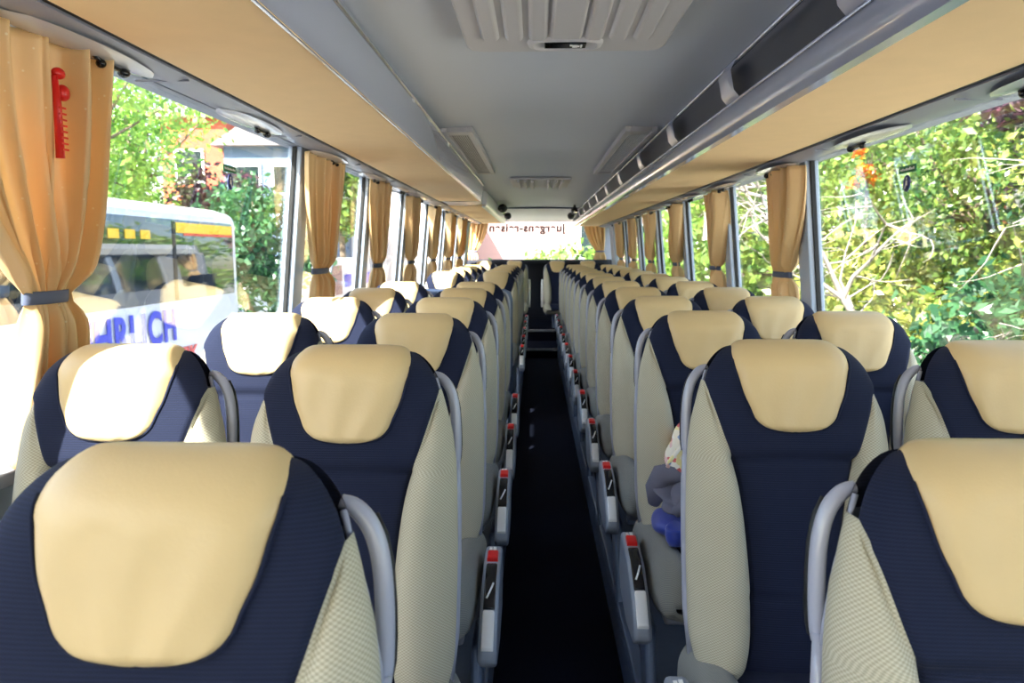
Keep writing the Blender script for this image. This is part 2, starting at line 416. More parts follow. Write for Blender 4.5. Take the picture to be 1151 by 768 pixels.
MB().prism([(-.500, .445), (-.492, .47), (-.489, .55), (-.497, .588), (-.54, .597), (-.54, .43), (-.512, .434)], 7.42, 12.2).build('front_panel', M['silver'], tL2, smooth=True, angle=35)
# right rack: openings with smoked flaps between brackets
tR = rack('open overhead rack on the right with smoked flaps and beige underside', .64, 1.035, .393, Y0, 6.80, 1, False, None)
MB().prism([(.640, .405), (.632, .42), (.632, .458), (.640, .472), (.68, .472), (.68, .39), (.652, .39)], Y0, 12.2).build('front_panel', M['rackgrey'], tR, smooth=True, angle=35)
MB().tube([(.633, Y0, .470), (.633, 12.2, .470)], .006, 8).build('lower_rail', M['alu'], tR, smooth=True)
MB().tube([(.628, Y0, .593), (.628, 12.2, .593)], .008, 8).build('upper_rail', M['alu'], tR, smooth=True)
MB().box(.64, .99, 6.806, 12.2, .394, .412).build('underside_panel', M['beige'], tR, bevel=.003)
MB().box(.99, 1.035, 6.806, 12.2, .394, .412).build('underside_edge', M['beige'], tR, bevel=.003)
brk = [-.5, .55, 1.52, 2.46, 3.44, 4.45, 5.5, 6.5, 7.5, 8.5, 9.5, 10.5]
for i, y in enumerate(brk):
    rows = []
    for k in range(7):
        a = -PI/2+PI*k/6; rows.append([(.625, y+.075*math.sin(a), .60), (.606-.008*math.cos(a), y+.075*math.sin(a), .56), (.618, y+.075*math.sin(a), .50), (.64, y+.075*math.sin(a), .475), (.70, y+.075*math.sin(a), .475), (.70, y+.075*math.sin(a), .60)])
    m_ = MB().grid(rows, cu=True); m_.build('bracket', M['handle'], tR, smooth=True, angle=45)
    if i < len(brk)-1:
        y2 = brk[i+1]
        MB().prism([(.648, .60), (.662, .60), (.662, .476), (.648, .49)], y+.0, y2-.0).build('smoked_flap', M['smoke'], tR)
        MB().box(.640, .648, y+.06, y2-.06, .474, .484).build('flap_gasket', M['black'], tR)
# service strips between rack and glass
for s, (xa, xb, za, zb_, lab) in enumerate(((-.885, -1.046, .452, .462, 'left'), (1.038, 1.176, .396, .392, 'right'))):
    sg = -1 if s == 0 else 1
    t = thing('service_strip', 'grey strip with reading lamps between rack and glass on the '+lab, 'service strip', (xa, 5, za))
    MB().prism([(xa, za), (xa+sg*.02, za), (xa+sg*.02, za+.03), (xa, za+.03)], -2.3, 12.3).build('dark_groove', M['black'], t)
    MB().prism([(xa+sg*.016, za-.006), (xa+sg*.06, za-.018), (xb-sg*.03, zb_-.016), (xb, zb_-.002), (xb, zb_+.03), (xa+sg*.016, za+.03)], -2.3, 12.3).build('strip_body', M['stripgrey'], t, smooth=True, angle=30)
    for y in [.78, 1.62, 2.55, 3.5, 4.42, 5.3, 6.2, 7.1, 8.0, 8.9, 9.8, 10.7]:
        cx = (xa+xb)/2+sg*.01
        rows = []
        for k in range(13):
            u = -1+2*k/12; wdt = .052*math.sqrt(max(0, 1-u*u))+.002
            rows.append([(cx-wdt+2*wdt*j/8, y+u*.27, min(za, zb_)-.018-.010*math.sqrt(max(0, 1-u*u))*math.sin(PI*j/8)) for j in range(9)])
        lm = MB().grid(rows).build('reading_lamp', M['lamp'], t, smooth=True)
        h = MB().tube([(cx-sg*.005, y+.02, min(za, zb_)-.026), (cx+sg*.0, y+.05, min(za, zb_)-.032), (cx+sg*.0, y+.13, min(za, zb_)-.034), (cx, y+.16, min(za, zb_)-.026)], .006, 8)
        h.ball((cx, y+.05, min(za, zb_)-.036), (.011, .011, .01)); h.ball((cx, y+.14, min(za, zb_)-.036), (.014, .017, .011))
        h.build('coat_hook', M['blackgloss'], lm, smooth=True)
        MB().box(min(xa+sg*.02, xb), max(xa+sg*.02, xb), y+.32, y+.324, min(za, zb_)-.0155, min(za, zb_)-.010).build('seam', M['stripgrey'], t)

# ------------------------------------------------------------------ ceiling fittings
t = thing('roof_hatch', 'grey ribbed roof hatch with small black display, nearest the camera', 'roof hatch', (.08, 1.6, CZ))
x0, x1, ya, yb = -.2, .365, .9, 2.22
zc = CZ-.002
pl = [(x0, ya), (x1, ya), (x1, yb-.05), (x1-.012, yb-.015), (x1-.045, yb), (x0+.045, yb), (x0+.012, yb-.015), (x0, yb-.05)]
MB().prism(pl, zc-.024, zc+.02, axis='z').build('frame', M['ceil_panel'], t, bevel=.008, seg=3)
for xx in (-.125, -.06, .005, .155, .22, .285):
    mb = MB().prism([(xx-.027, zc-.021), (xx-.018, zc-.034), (xx+.018, zc-.034), (xx+.027, zc-.021)], ya+.02, yb-.15)
    mb.build('rib', M['ceil_panel'], t, bevel=.004)
MB().prism([(.035, zc-.021), (.042, zc-.036), (.118, zc-.036), (.125, zc-.021)], ya+.02, yb-.17).build('centre_rib', M['ceil_panel'], t, bevel=.004)
rows = []
for r_, zz in ((.108, zc-.020), (.101, zc-.032), (.088, zc-.035), (.080, zc-.028)):
    rows.append([(.08+r_*math.copysign(abs(math.cos(2*PI*k/32))**.6, math.cos(2*PI*k/32)), yb-.10+r_*.50*math.copysign(abs(math.sin(2*PI*k/32))**.6, math.sin(2*PI*k/32)), zz) for k in range(32)])
mb = MB().grid(rows, cu=True); mb.f.append(tuple(96+k for k in range(32)))
dp = mb.build('display_surround', M['ceil_panel'], t, smooth=True, angle=50)
MB().box(.022, .138, yb-.125, yb-.075, zc-.034, zc-.026).build('display', M['blackgloss'], dp, bevel=.002)
for bx in ((.092, .1, -.1, -.085), (.1, .115, -.095, -.07), (.113, .12, -.09, -.075), (.122, .127, -.097, -.07)):
    MB().box(bx[0], bx[1], yb+bx[2]-.016, yb+bx[3]-.016, zc-.0352, zc-.034).build('display_mark', M['white'], dp)
for lab, xa, xb in (('left', -.475, -.315), ('right', .44, .60)):
    t = thing('ceiling_vent', 'long slatted grey air vent on the %s of the ceiling' % lab, 'air vent', ((xa+xb)/2, 4.7, CZ))
    mb = MB(); y0, y1 = 3.72, 5.75
    mb.box(xa, xa+.03, y0, y1, CZ-.018, CZ+.012); mb.box(xb-.03, xb, y0, y1, CZ-.018, CZ+.012)
    mb.box(xa+.03, xb-.03, y0, y0+.1, CZ-.018, CZ+.012); mb.box(xa+.03, xb-.03, y1-.1, y1, CZ-.018, CZ+.012)
    mb.build('frame', M['ceil_panel'], t, bevel=.004)
    MB().box(xa+.03, xb-.03, y0+.1, y1-.1, CZ-.003, CZ-.001).build('backing', M['black'], t)
    for k in range(9):
        xx = xa+.036+k*(xb-xa-.072)/8
        MB().box(xx-.0025, xx+.0025, y0+.1, y1-.1, CZ-.012, CZ-.007).build('slat', M['silver'] if lab == 'right' else M['ceil_panel'], t)
t = thing('roof_hatch', 'small distant ribbed roof hatch towards the rear', 'roof hatch', (.04, 6.6, CZ))
MB().box(-.22, .30, 6.25, 7.05, CZ-.008, CZ+.01).build('frame', M['ceil_panel'], t, bevel=.006)
for xx in (-.15, -.09, -.03, .11, .17, .23):
    MB().box(xx-.012, xx+.012, 6.32, 6.98, CZ-.028, CZ-.006).build('rib', M['ceil_panel'], t, bevel=.004)
for s, x, lab in ((-1, -.42, 'left'), (1, .52, 'right')):
    t = thing('ceiling_speaker', 'black round speaker unit hanging by the rear end of the %s rack' % lab, 'speaker', (x, 10.0, .5))
    MB().ball((x, 9.4 if s < 0 else 10.0, .53), (.06 if s < 0 else .045, .16, .055)).build('housing', M['rubber'], t, smooth=True)
    MB().ball((x+s*-.03, 10.3, .475), (.05, .12, .05)).build('lower_housing', M['rubber'], t, smooth=True)
    MB().box(x-.02, x+.02, 9.5, 10.3, .49, .52).box(x-.012, x+.012, 9.9, 10.1, .50, .605).build('arm', M['blackgloss'], t, bevel=.004)
# ------------------------------------------------------------------ seats
TILT = math.radians(9); ST, CT = math.sin(TILT), math.cos(TILT)
ZT = ZTOP-PLAT
W_TAB = [(0, .108), (.004, .124), (.012, .137), (.03, .155), (.05, .168), (.08, .180), (.12, .193), (.17, .206), (.25, .214), (.4, .217), (.6, .213), (.67, .200), (.71, .180), (.725, .16)]
XB_TAB = [(0, .5), (.075, .18), (.09, .176), (.14, .161), (.19, .145), (.235, .129), (.3, .113), (.375, .102), (.45, .095), (.52, .091), (.6, .091), (.66, .101), (.7, .125), (.725, .145)]
RT = .048
def backpt(x, t, front=True, off=0.0):
    wd = itp(t, W_TAB); u = max(-1, min(1, x/wd)); pw_ = 2.3+1.1*min(1, t/.16)
    e = (1-abs(u)**pw_)**(.5-.08*min(1, t/.16)) if abs(u) < 1 else 0
    th = .052+.02*min(1, t/.3)
    if t < RT: k = math.sqrt(max(0, 1-(1-t/RT)**2)); sn = 1-t/RT
    else: k = 1; sn = 0
    kb = math.sqrt(max(0, 1-(max(0, t-.66)/.068)**2)) if t > .66 else 1
    e2 = e
    rim = .032-.045*max(0, 1-t/.14)
    if front:
        d = (rim+(th-rim)*e2)*k*kb
        xb = min(itp(t, XB_TAB), wd-.0005)
        s = (abs(x)-xb)/(wd-xb) if wd > xb+.001 else -1
        B = .050*min(1, max(0, (t-.08)/.22))*kb
        if s > 0: d += B*(math.sin(PI*min(1, s)**.70))**.8
        else:
            # head section stands proud; horizontal seams
            hd = .016/(1+math.exp((t-.232)/.006)); d += hd*k
            d -= .007*math.exp(-((t-.238)/.006)**2)+.006*math.exp(-((t-.53)/.006)**2)
            d += .010*(1-(x/max(xb, .01))**2)*k if t > .24 else .006*k
        d -= .006*math.exp(-(s*(wd-xb)/.004)**2) if t > .1 else 0
        nf, nu_ = math.sqrt(max(0, 1-sn*sn)), sn
        d += off*nf; up = off*nu_
    else:
        d = (rim-(rim+.05 if t > .1 else rim+.022+.28*max(0, t))*e2)*k*kb-off; up = off*sn
    tt = t-up
    return (x, -(tt*ST)-d*CT, ZT-tt*CT+d*ST*0.6)
def trows(t0, t1):
    a = [RT*(1-math.cos(q)) for q in np.linspace(0, PI/2, 9)]
    b = list(np.linspace(RT+.008, .64, 58)); c_ = [.64+.085*math.sin(q) for q in np.linspace(.08, PI/2, 10)]
    return [t for t in a+b+c_ if t0 <= t <= t1]
def make_seat(side, aisle, rear=False):
    """side = -1 left block (handle towards +X), +1 right block (handle towards -X)"""
    hs = -side
    root = thing('coach_seat', '', 'seat', (0, 0, 0))
    P = dict(parent=root, world=False, smooth=True)
    T = trows(0, .725)
    rows = []
    for t in T:
        xb = min(itp(t, XB_TAB), itp(t, W_TAB)-.0005)
        rows.append([backpt(xb*u, t) for u in np.sin(np.linspace(-PI/2, PI/2, 33))])
    rows = [[backpt((itp(t, W_TAB)-.0005)*u, t, False) for u in np.sin(np.linspace(-PI/2, PI/2, 33))] for t in [.078]+[q for q in T[::-1] if q < .075]]+rows
    MB().uvgrid(rows).build('backrest', M['navy'], **P)
    for s in (-1, 1):
        rows = []
        for t in T:
            if t < .074: continue
            wd = itp(t, W_TAB); xb = min(itp(t, XB_TAB), wd-.0005)
            r = [backpt(s*(xb+(wd-xb)*(1-(1-q)**1.6)), t) for q in np.linspace(0, 1, 17)]
            r += [backpt(s*wd*c_, t, False) for c_ in (.9995, .995, .985, .97, .93)]
            rows.append(r)
        MB().uvgrid(rows).build('side_bolster', M['weave'], **P)
    # shoulders above the bolsters: outer rim of navy cloth
    # (covered by backrest since the seam lies on the rim there)
    rows = []
    for t in T:
        if t < .07: continue
        wd = itp(t, W_TAB); lo = .95
        rows.append([backpt(wd*lo*u, t, False, .003) for u in np.linspace(-1, 1, 17)])
    MB().grid(rows).build('back_shell', M['shell'], **P)
    # leather head pad wrapping over the top
    PT = [(0, .112), (.008, .117), (.02, .121), (.035, .121), (.065, .115), (.10, .106), (.13, .093), (.15, .085), (.162, .075), (.172, .058), (.1765, .040), (.179, .020), (.18, .004)]
    rows = []
    back_t = [.10, .08, .06]+[RT*(1-math.cos(q)) for q in np.linspace(PI/2, .12, 7)]
    for t in back_t:
        rows.append([backpt((.112-.3*max(0, t-.01))*u, t, False, .006*(1-abs(u)**8)-.001) for u in np.linspace(-1, 1, 25)])
    front_t = [RT*(1-math.cos(q)) for q in np.linspace(0, PI/2, 9)]+list(np.linspace(.055, .16, 22))+[.165, .169, .173, .176, .178, .1795]
    for t in front_t:
        pw = itp(t, PT); eb = min(1, max(0, (.1805-t)/.012))**.5
        rows.append([backpt(pw*u, t, True, (.013*(1-abs(u)**10)+.0)*eb-.002*(1-eb)-.001*abs(u)**10 + .0015*math.sin(u*9+t*30)*eb*(t > .05)) for u in np.sin(np.linspace(-PI/2, PI/2, 31))])
    # resample back rows to same count
    rows = [[r[int(round(j*(len(r)-1)/24))] for j in range(25)] for r in rows]
    MB().grid(rows).build('head_pad', M['leather'], **P)
    # pad piping (dark navy seam around the leather)
    pts = []
    for t in list(np.linspace(.03, .16, 14))+[.167, .173, .177, .1795]: pts.append(backpt(itp(t, PT)+.001, t, True, .001))
    pts += [backpt(-(p[0]), 0.1795, True, .001) for p in pts[-1:]]+[(-p[0], p[1], p[2]) for p in pts[::-1]]
    MB().tube(pts, .0028, 6).build('pad_piping', M['navy'], **P)
    # grab handle on the aisle side
    def hp(x, t, dy=0.0):
        q = backpt(0, max(t, .06), False); yc = -(t*ST)-.004+dy
        return (hs*x, yc, ZT-t*CT)
    out = [(.160, .052), (.172, .056), (.187, .070), (.198, .092), (.205, .125), (.208, .165), (.209, .20), (.208, .225), (.205, .240)]
    inn = [(.164, .055), (.171, .08), (.179, .11), (.188, .14), (.196, .18), (.203, .215), (.205, .240)]
    def dense(pl, rl, n=4):
        tt = list(range(len(pl))); q = [i/n for i in range((len(pl)-1)*n+1)]
        return [(itp(u, list(zip(tt, [p[0] for p in pl]))), itp(u, list(zip(tt, [p[1] for p in pl])))) for u in q], [itp(u, list(zip(tt, rl))) for u in q]
    po, ro = dense(out, [.008, .0095, .0105, .0105, .0105, .0105, .010, .010, .011])
    hb = MB().tube([hp(a, b, .018) for a, b in po], ro, 14)
    hb.tube([hp(a+.003, b, .0) for a, b in inn], .004, 8)
    hb.tube([hp(.206, .23, .01), hp(.212, .30, .01), hp(.213, .42, .01), hp(.210, .58, .01), hp(.200, .68, .01)], [.011, .009, .0085, .0085, .008], 8)
    h = hb.build('grab_handle', M['handle'], **P)
    MB().tube([hp(a+.005, b, .030) for a, b in out[2:]], .006, 8).build('rubber_backing', M['rubber'], parent=h, world=False, smooth=True)
    # cushion
    L_ = .48; zc_ = .405; hw = .222
    def cus(u, s, v):    # u across -1..1, s 0 back..1 front along, v ring half: top/bottom
        yy = -.07-L_*s; nose = math.sqrt(max(0, 1-max(0, (s-.72)/.28)**2.4)); tail = 1
        e = (1-abs(u)**4.5)**.25 if abs(u) < 1 else 0
        wd = hw*(1-.05*s)*(.80+.2*nose)
        top = .075*nose+.03*(s-.3)*nose
        if v > 0: z = zc_+e*top
        else: z = zc_-e*.075*(.25+.75*nose)
        if v > 0:
            a = abs(u)
            if a > .58: z += .030*nose*math.sin(PI*min(1, (a-.58)/.42))**.8
            z -= .006*math.exp(-((a-.58)/.02)**2)
        return (u*wd, yy, z)
    S_ = [0, .04]+list(np.linspace(.1, .72, 12))+[.72+.28*math.sin(q) for q in np.linspace(.15, PI/2, 11)]
    rows = [[cus(u, s, 1) for u in np.linspace(-.58, .58, 15)] for s in S_]
    c0 = MB().uvgrid(rows).build('seat_cushion', M['navy'], **P)
    for sg in (-1, 1):
        rows = []
        for s in S_:
            r = [cus(sg*(.58+.42*math.sin(q)), s, 1) for q in np.linspace(0, PI/2, 13)]+[cus(sg*q, s, -1) for q in (.995, .97, .9, .75, .4, 0)]
            rows.append(r)
        MB().uvgrid(rows).build('cushion_bolster', M['weave'] if rear else M['cushside'], **P)
    # frame and pedestal
    mb = MB().box(-.19, .19, -.50, -.08, .33, .37); mb.build('seat_frame', M['shell'], parent=root, world=False, bevel=.01)
    mb = MB().prism([(-.46, 0.0), (-.40, 0.0), (-.20, .335), (-.40, .335)], -.035+hs*.05, .035+hs*.05, axis='x')
    mb.build('pedestal', M['steel'], parent=root, world=False, bevel=.008)
    if aisle:
        # console along the aisle edge: slopes down towards the front
        xo0, xo1 = .229, .278
        a, b = sorted((hs*xo0, hs*xo1))
        prof = [(-.20, .500), (-.235, .507), (-.38, .485), (-.49, .425), (-.548, .365), (-.556, .335), (-.52, .305), (-.38, .29), (-.22, .32), (-.185, .38)]
        con = MB().prism(prof, a, b, axis='x').build('console', M['console'], parent=root, world=False, bevel=.012, seg=3); con.location.z = -.02
        m0, m1 = sorted((hs*(xo0+.009), hs*(xo1-.009)))
        # red release button, black panel, silver front lever
        def onTop(y):
            pr = [(-.235, .507), (-.38, .485), (-.49, .425), (-.548, .365)]
            return float(np.interp(-y, [-p[0] for p in pr], [p[1] for p in pr]))
        for nm, y0_, y1_, mt, hh in (('release_button', -.305, -.265, 'red', .012), ('control_panel', -.468, -.322, 'blackgloss', .006), ('front_lever', -.547, -.478, 'silver', .010)):
            rr = []
            k_ = 7
            for k in range(k_):
                yy = y0_+(y1_-y0_)*k/(k_-1); zz = onTop(yy)+hh
                rr.append([(m0, yy, zz-.02), (m0, yy, zz-.003), (m0+.004, yy, zz), (m1-.004, yy, zz), (m1, yy, zz-.003), (m1, yy, zz-.02)])
            q = MB().grid(rr); n0 = len(q.f); q.f.append((0, 1, 2, 3, 4, 5)); q.f.append(tuple((k_-1)*6+j for j in range(6))[::-1])
            q.build(nm, M[mt], parent=con, world=False, bevel=.002)
        MB().box(m0+.004, m0+.012, -.252, -.236, .504, .5095).box(m0+.015, m0+.024, -.256, -.232, .504, .5095).build('white_symbol', M['white'], parent=con, world=False)
        MB().tube([(m0+.008, -.445, onTop(-.445)+.008), ((m0+m1)/2, -.43, onTop(-.43)+.010), (m1-.007, -.405, onTop(-.405)+.009)], .003, 6).build('chrome_catch', M['silver'], parent=con, world=False, smooth=True)
        MB().prism([(-.55, .0), (-.47, .0), (-.30, .31), (-.46, .31)], min(hs*.205, hs*.235), max(hs*.205, hs*.235), axis='x').build('side_leg', M['steel'], parent=root, world=False, bevel=.01)
    if rear:
        x_ = hs*.235
        MB().tube([(x_, -.10, .42), (x_, -.075, .58), (x_, -.05, .80), (x_, -.045, .86)], [.02, .024, .024, .016], 10).build('folded_armrest', M['white'], **P)
    return root
M['cushside'] = weave_mat('cushion_side_cloth', srgb(104, 108, 112), srgb(152, 150, 142), .0062)
ORD = ['nearest', 'second', 'third', 'fourth', 'fifth', 'sixth', 'seventh', 'eighth', 'ninth', 'tenth', 'eleventh', 'twelfth', 'thirteenth', 'fourteenth']
YL = [.735]+[1.50+.772*k for k in range(12)]
YR = [.89]+[1.62+.775*k for k in range(12)]
protos = {}
def put(side, aisle, x, y, label, group, z=0, rear=False):
    key = (side, aisle, rear)
    if key not in protos: o = protos[key] = make_seat(side, aisle, rear)
    else: o = copy_tree(protos[key])
    o.location = (x, y, PLAT+z); o['label'] = label; o['group'] = group
    return o
nleft = 0
for i in range(13):
    far = '%s %s' % (ORD[i], 'row' if i == 0 else 'row from the camera')
    farl = '%s %s' % (ORD[nleft], 'row' if i == 0 else 'row from the camera')
    yl, yr = YL[i], YR[i]
    if not 5.0 < yl < 6.5 and yl < 11.2:
        nleft += 1
        put(-1, True, XL+(.007 if i == 0 else 0), yl, 'navy and cream coach seat directly left of the aisle, '+farl, 'seats along the left side of the aisle', z=-.005 if i == 0 else 0)
        if i > 0: put(-1, False, XLW, yl, 'navy and cream coach seat at the left windows, '+farl, 'seats along the left windows')
    if yr < 11.2:
        put(1, True, XR+(.015 if i == 0 else 0), yr, 'navy and cream coach seat directly right of the aisle, '+far, 'seats along the right side of the aisle', z=-.034 if i == 0 else 0)
        if i > 0: put(1, False, XRW, yr, 'navy and cream coach seat at the right windows, '+far, 'seats along the right windows')
for k, (x, s, lab) in enumerate(((-.335, -1, 'just left of the dark gangway end'), (.345, 1, 'just right of the dark gangway end'), (-.82, -1, 'in the left corner'), (.83, 1, 'in the right corner'))):
    put(s, False, x, 11.75, 'coach seat in the last row, '+lab, 'seats of the last row', z=.03, rear=(k < 2)) if k < 2 else put(s, False, x, 11.75, 'coach seat in the last row, '+lab, 'seats of the last row', z=.03)

# ------------------------------------------------------------------ partition at the middle door (left)
t = thing('door_partition', 'blue-grey tubular rail with glass panel beside the middle door', 'partition', (-.3, 5.35, PLAT))
MB().tube([(-.185, 5.35, PLAT), (-.185, 5.35, -.36), (-.195, 5.35, -.315), (-.23, 5.35, -.30), (-.92, 5.35, -.30)], .02, 10).build('rail', M['steel'], t, smooth=True)
MB().tube([(-.92, 5.35, -.30), (-.95, 5.35, -.33), (-.95, 5.35, PLAT)], .02, 10).build('rear_post', M['steel'], t, smooth=True)
MB().box(-.92, -.21, 5.346, 5.354, PLAT+.25, -.33).build('glass_panel', M['glass'], t)

# ------------------------------------------------------------------ curtains
def curtain(x_of_z, sg, y0, wtop, ztop, ztie, zbot, label, seed, dirn=1, along='y', group=None, gfrac=.7, gw=.46, gb=.24):
    rnd = random.Random(seed)
    npl = 5; ph = rnd.random()*6; amp = .042
    rows = []
    NZ = 44; NU = 84
    zz = [ztop-(ztop-zbot)*i/NZ for i in range(NZ+1)]
    base = thing('curtain', label, 'curtain', (0, 0, 0), group)
    for z in zz:
        if z >= ztie:
            q = (ztop-z)/(ztop-ztie); wd = wtop+(wtop*gw-wtop)*(q**2.0)
        else:
            q = min(1, (ztie-z)/(ztie-zbot)); wd = wtop*(gw+gb*math.sin(q*PI/2))
        g = math.exp(-((z-ztie)/.035)**2)
        row = []
        for j in range(NU+1):
            u = j/NU
            a = amp*(1-.75*g)*(.7+.4*math.sin(u*5+seed))
            off = a*math.sin(u*npl*2*PI+ph+.5*math.sin(z*7+seed))+a*.35*math.sin(u*npl*4.7*PI+ph*2+z*3)
            q2 = min(1, (ztop-z)/(ztop-ztie)); cen = wtop*(.5+(gfrac-.5)*q2**1.5)
            yy = y0+dirn*(.02+cen+(u-.5)*wd+.012*math.sin(u*npl*2*PI+ph+1.2))
            row.append((yy, off-.0*g, z))
        rows.append(row)
    def P(p):
        return (x_of_z(p[2])+sg*(-.045)+p[1], p[0], p[2]) if along == 'y' else (p[0], x_of_z(p[2])-.05+p[1], p[2])
    rr = [[P(p) for p in r] for r in rows]
    o = MB().grid(rr).build('cloth', M['curtain'], base, smooth=True, weld=True)
    m_ = o.modifiers.new('thickness', 'SOLIDIFY'); m_.thickness = .002
    # tie band
    wd = wtop*gw; cy = y0+dirn*(.02+wtop*gfrac); pts = []
    ringr = []
    for dz_ in (-.014, -.010, .010, .014):
        rg = []
        for k in range(28):
            a = 2*PI*k/28; ex = .026 if abs(dz_) < .012 else .022
            e2 = wd/2+.012
            rg.append(P((cy+e2*math.cos(a), ex*math.sin(a), ztie+dz_)))
        ringr.append(rg)
    MB().grid(ringr, cu=True).build('tie_band', M['band'], base, smooth=True)
    return base
ordc = ['nearest the camera', 'second from the camera', 'third from the camera', 'fourth from the camera', 'fifth from the camera', 'sixth from the camera', 'seventh from the camera']
for i, y in enumerate(PIL[:7]):
    curtain(wallL, -1, y+(-.13 if i else -.03), .47, .435, -.10, -.46, 'gold patterned curtain tied back at the left windows, '+ordc[i], 3+i, group='left window curtains', gfrac=.70 if i else .72, gw=.46 if i else .24, gb=.24 if i else .14)
    if i: curtain(wallR, 1, y-.15, .47, .365, -.115, -.46, 'gold patterned curtain tied back at the right windows, '+ordc[i-1], 30+i, group='right window curtains')
curtain(lambda z: BACK_Y-.08, 0, -1.17, .36, .46, -.02, -.16, 'gold curtain tied back at the left edge of the rear window', 50, 1, along='x', gfrac=.22, gw=.35)
curtain(lambda z: BACK_Y-.08, 0, 1.19, .36, .46, -.02, -.16, 'gold curtain tied back at the right edge of the rear window', 51, -1, along='x', gfrac=.22, gw=.35)
# emergency hammer in the folds of the first curtain
t = thing('emergency_hammer', 'red emergency hammer hanging between folds of the nearest left curtain', 'hammer', (-.985, 1.545, .3))
mb = MB().tube([(-.985, 1.515, .355), (-.985, 1.52, .30), (-.987, 1.52, .19)], [.007, .008, .009], 10); mb.build('shaft', M['red'], t, smooth=True)
MB().ball((-.985, 1.53, .362), (.012, .016, .012)).ball((-.985, 1.54, .325), (.013, .016, .017)).build('head', M['red'], t, smooth=True)
for k in range(8): MB().box(-.976, -.9735, 1.510, 1.530, .205+k*.012, .209+k*.012).build('grip_ridge', M['redletter'], t)
# window stickers
for sg, wf, y, z, lab in ((-1, wallL, 2.60, .285, 'left'), (1, wallR, 2.46, .262, 'right')):
    x = wf(z)+sg*.014
    t = thing('green_sticker', 'small green exit sticker high on the %s window glass' % lab, 'sticker', (x, y, z))
    MB().box(x-.001, x+.001, y-.055, y+.055, z-.012, z+.012).build('sheet', M['green'], t)
    for q in range(8):
        hgt = (.008, .006, .009, .006, .008, .005, .008, .006)[q]
        MB().box(x-sg*.002-.0005, x-sg*.002+.0005, y-.045+q*.0115, y-.045+q*.0115+.006, z-.004, z-.004+hgt).build('letter_stroke', M['white'], t)
    z2 = z-.045
    t = thing('blue_sticker', 'oval dark blue pictogram sticker below the green one on the %s glass' % lab, 'sticker', (x, y, z2))
    MB().prism([(y+.022*math.cos(a), z2+.027*math.sin(a)) for a in np.linspace(0, 2*PI, 25)[:-1]], x-.001, x+.001, axis='x').build('disc', M['bluesticker'], t)
    q0 = x-sg*.002
    MB().prism([(y+.004*math.cos(a), z2+.015+.004*math.sin(a)) for a in np.linspace(0, 2*PI, 13)[:-1]], q0-.0005, q0+.0005, axis='x').prism([(y-.005, z2+.009), (y+.004, z2+.009), (y+.006, z2-.006), (y+.011, z2-.017), (y+.006, z2-.018), (y, z2-.007), (y-.007, z2-.008)], q0-.0005, q0+.0005, axis='x').build('pictogram', M['white'], t)

# ------------------------------------------------------------------ things left on the third-row right aisle seat
def lump(c, r, seed, n=5, amp=.12, nu=48, nv=28, fold=0):
    rnd = random.Random(seed); ws = [(Vector((rnd.gauss(0, 1), rnd.gauss(0, 1), rnd.gauss(0, 1)))*n, rnd.random()*6, rnd.uniform(.4, 1)) for _ in range(7)]
    def fn(d):
        v = Vector(d); k = 1
        for a, p, g in ws: k += amp/3*g*math.sin(a.dot(v)+p)
        sq = (abs(d[0])**4+abs(d[1])**4+abs(d[2])**4)**-.25
        return k*(.45+.55*sq)
    return MB().ball(c, r, nu, nv, fn)
YS = YR[2]; zs = PLAT+.505
mb = MB(); rows = []
t = thing('blue_jacket', 'folded quilted blue jacket lying on the right aisle seat, third row', 'jacket', (.5, YS-.2, zs))
lump((.565, YS-.27, zs+.025), (.19, .15, .042), 5, 4, .10, 64, 36).build('body', M['bluecloth'], t, smooth=True)
for k in range(5): MB().tube([(.40+.055*k, YS-.40+.01*k+.012*math.sin(q), zs+.012+.052*math.sin(min(PI/2, q*.9))-.006*k) for q in np.linspace(0, 1.9, 7)], [.018, .026, .029, .029, .029, .027, .02], 12).build('quilt_fold', M['bluecloth'], t, smooth=True)
t = thing('grey_jacket', 'crumpled grey jacket piled on the folded blue one', 'jacket', (.5, YS-.2, zs+.07))
lump((.545, YS-.235, zs+.105), (.165, .13, .045), 15, 5, .16, 64, 36).build('body', M['greycloth'], t, smooth=True)
MB().tube([(.385, YS-.17, zs+.06), (.383, YS-.18, zs+.11), (.395, YS-.19, zs+.155), (.43, YS-.20, zs+.165), (.48, YS-.21, zs+.15)], [.03, .038, .036, .036, .03], 14).build('sleeve', M['greycloth'], t, smooth=True)
MB().tube([(.41, YS-.33, zs+.085), (.44, YS-.345, zs+.115), (.49, YS-.35, zs+.13), (.56, YS-.35, zs+.12), (.64, YS-.34, zs+.10)], [.016, .026, .032, .032, .02], 12).build('collar', M['greycloth'], t, smooth=True)
t = thing('floral_bag', 'small pink and yellow floral cloth bag on the grey jacket', 'bag', (.5, YS-.2, zs+.16))
rows = []
for i in range(25):
    q = i/24; z = zs+.15+.165*q; rr = .07*(math.sin(PI*min(1, q*.8+.12))**.6)
    rows.append([(.475+rr*math.cos(a)*(1+.12*math.sin(4*a+q*7)), YS-.2+rr*.7*math.sin(a)*(1+.1*math.sin(5*a+q*6)), z+.01*math.sin(3*a+4*q)) for a in np.linspace(0, 2*PI, 33)[:-1]])
mb = MB().grid(rows, cu=True); mb.f.append(tuple(range(32))); mb.f.append(tuple(24*32+k for k in range(32))); mb.build('pouch', M['floral'], t, smooth=True)
MB().tube([(.45, YS-.25, zs+.28), (.42, YS-.275, zs+.25), (.40, YS-.28, zs+.225), (.395, YS-.275, zs+.205)], .006, 8).build('drawstring', M['floral'], t, smooth=True)

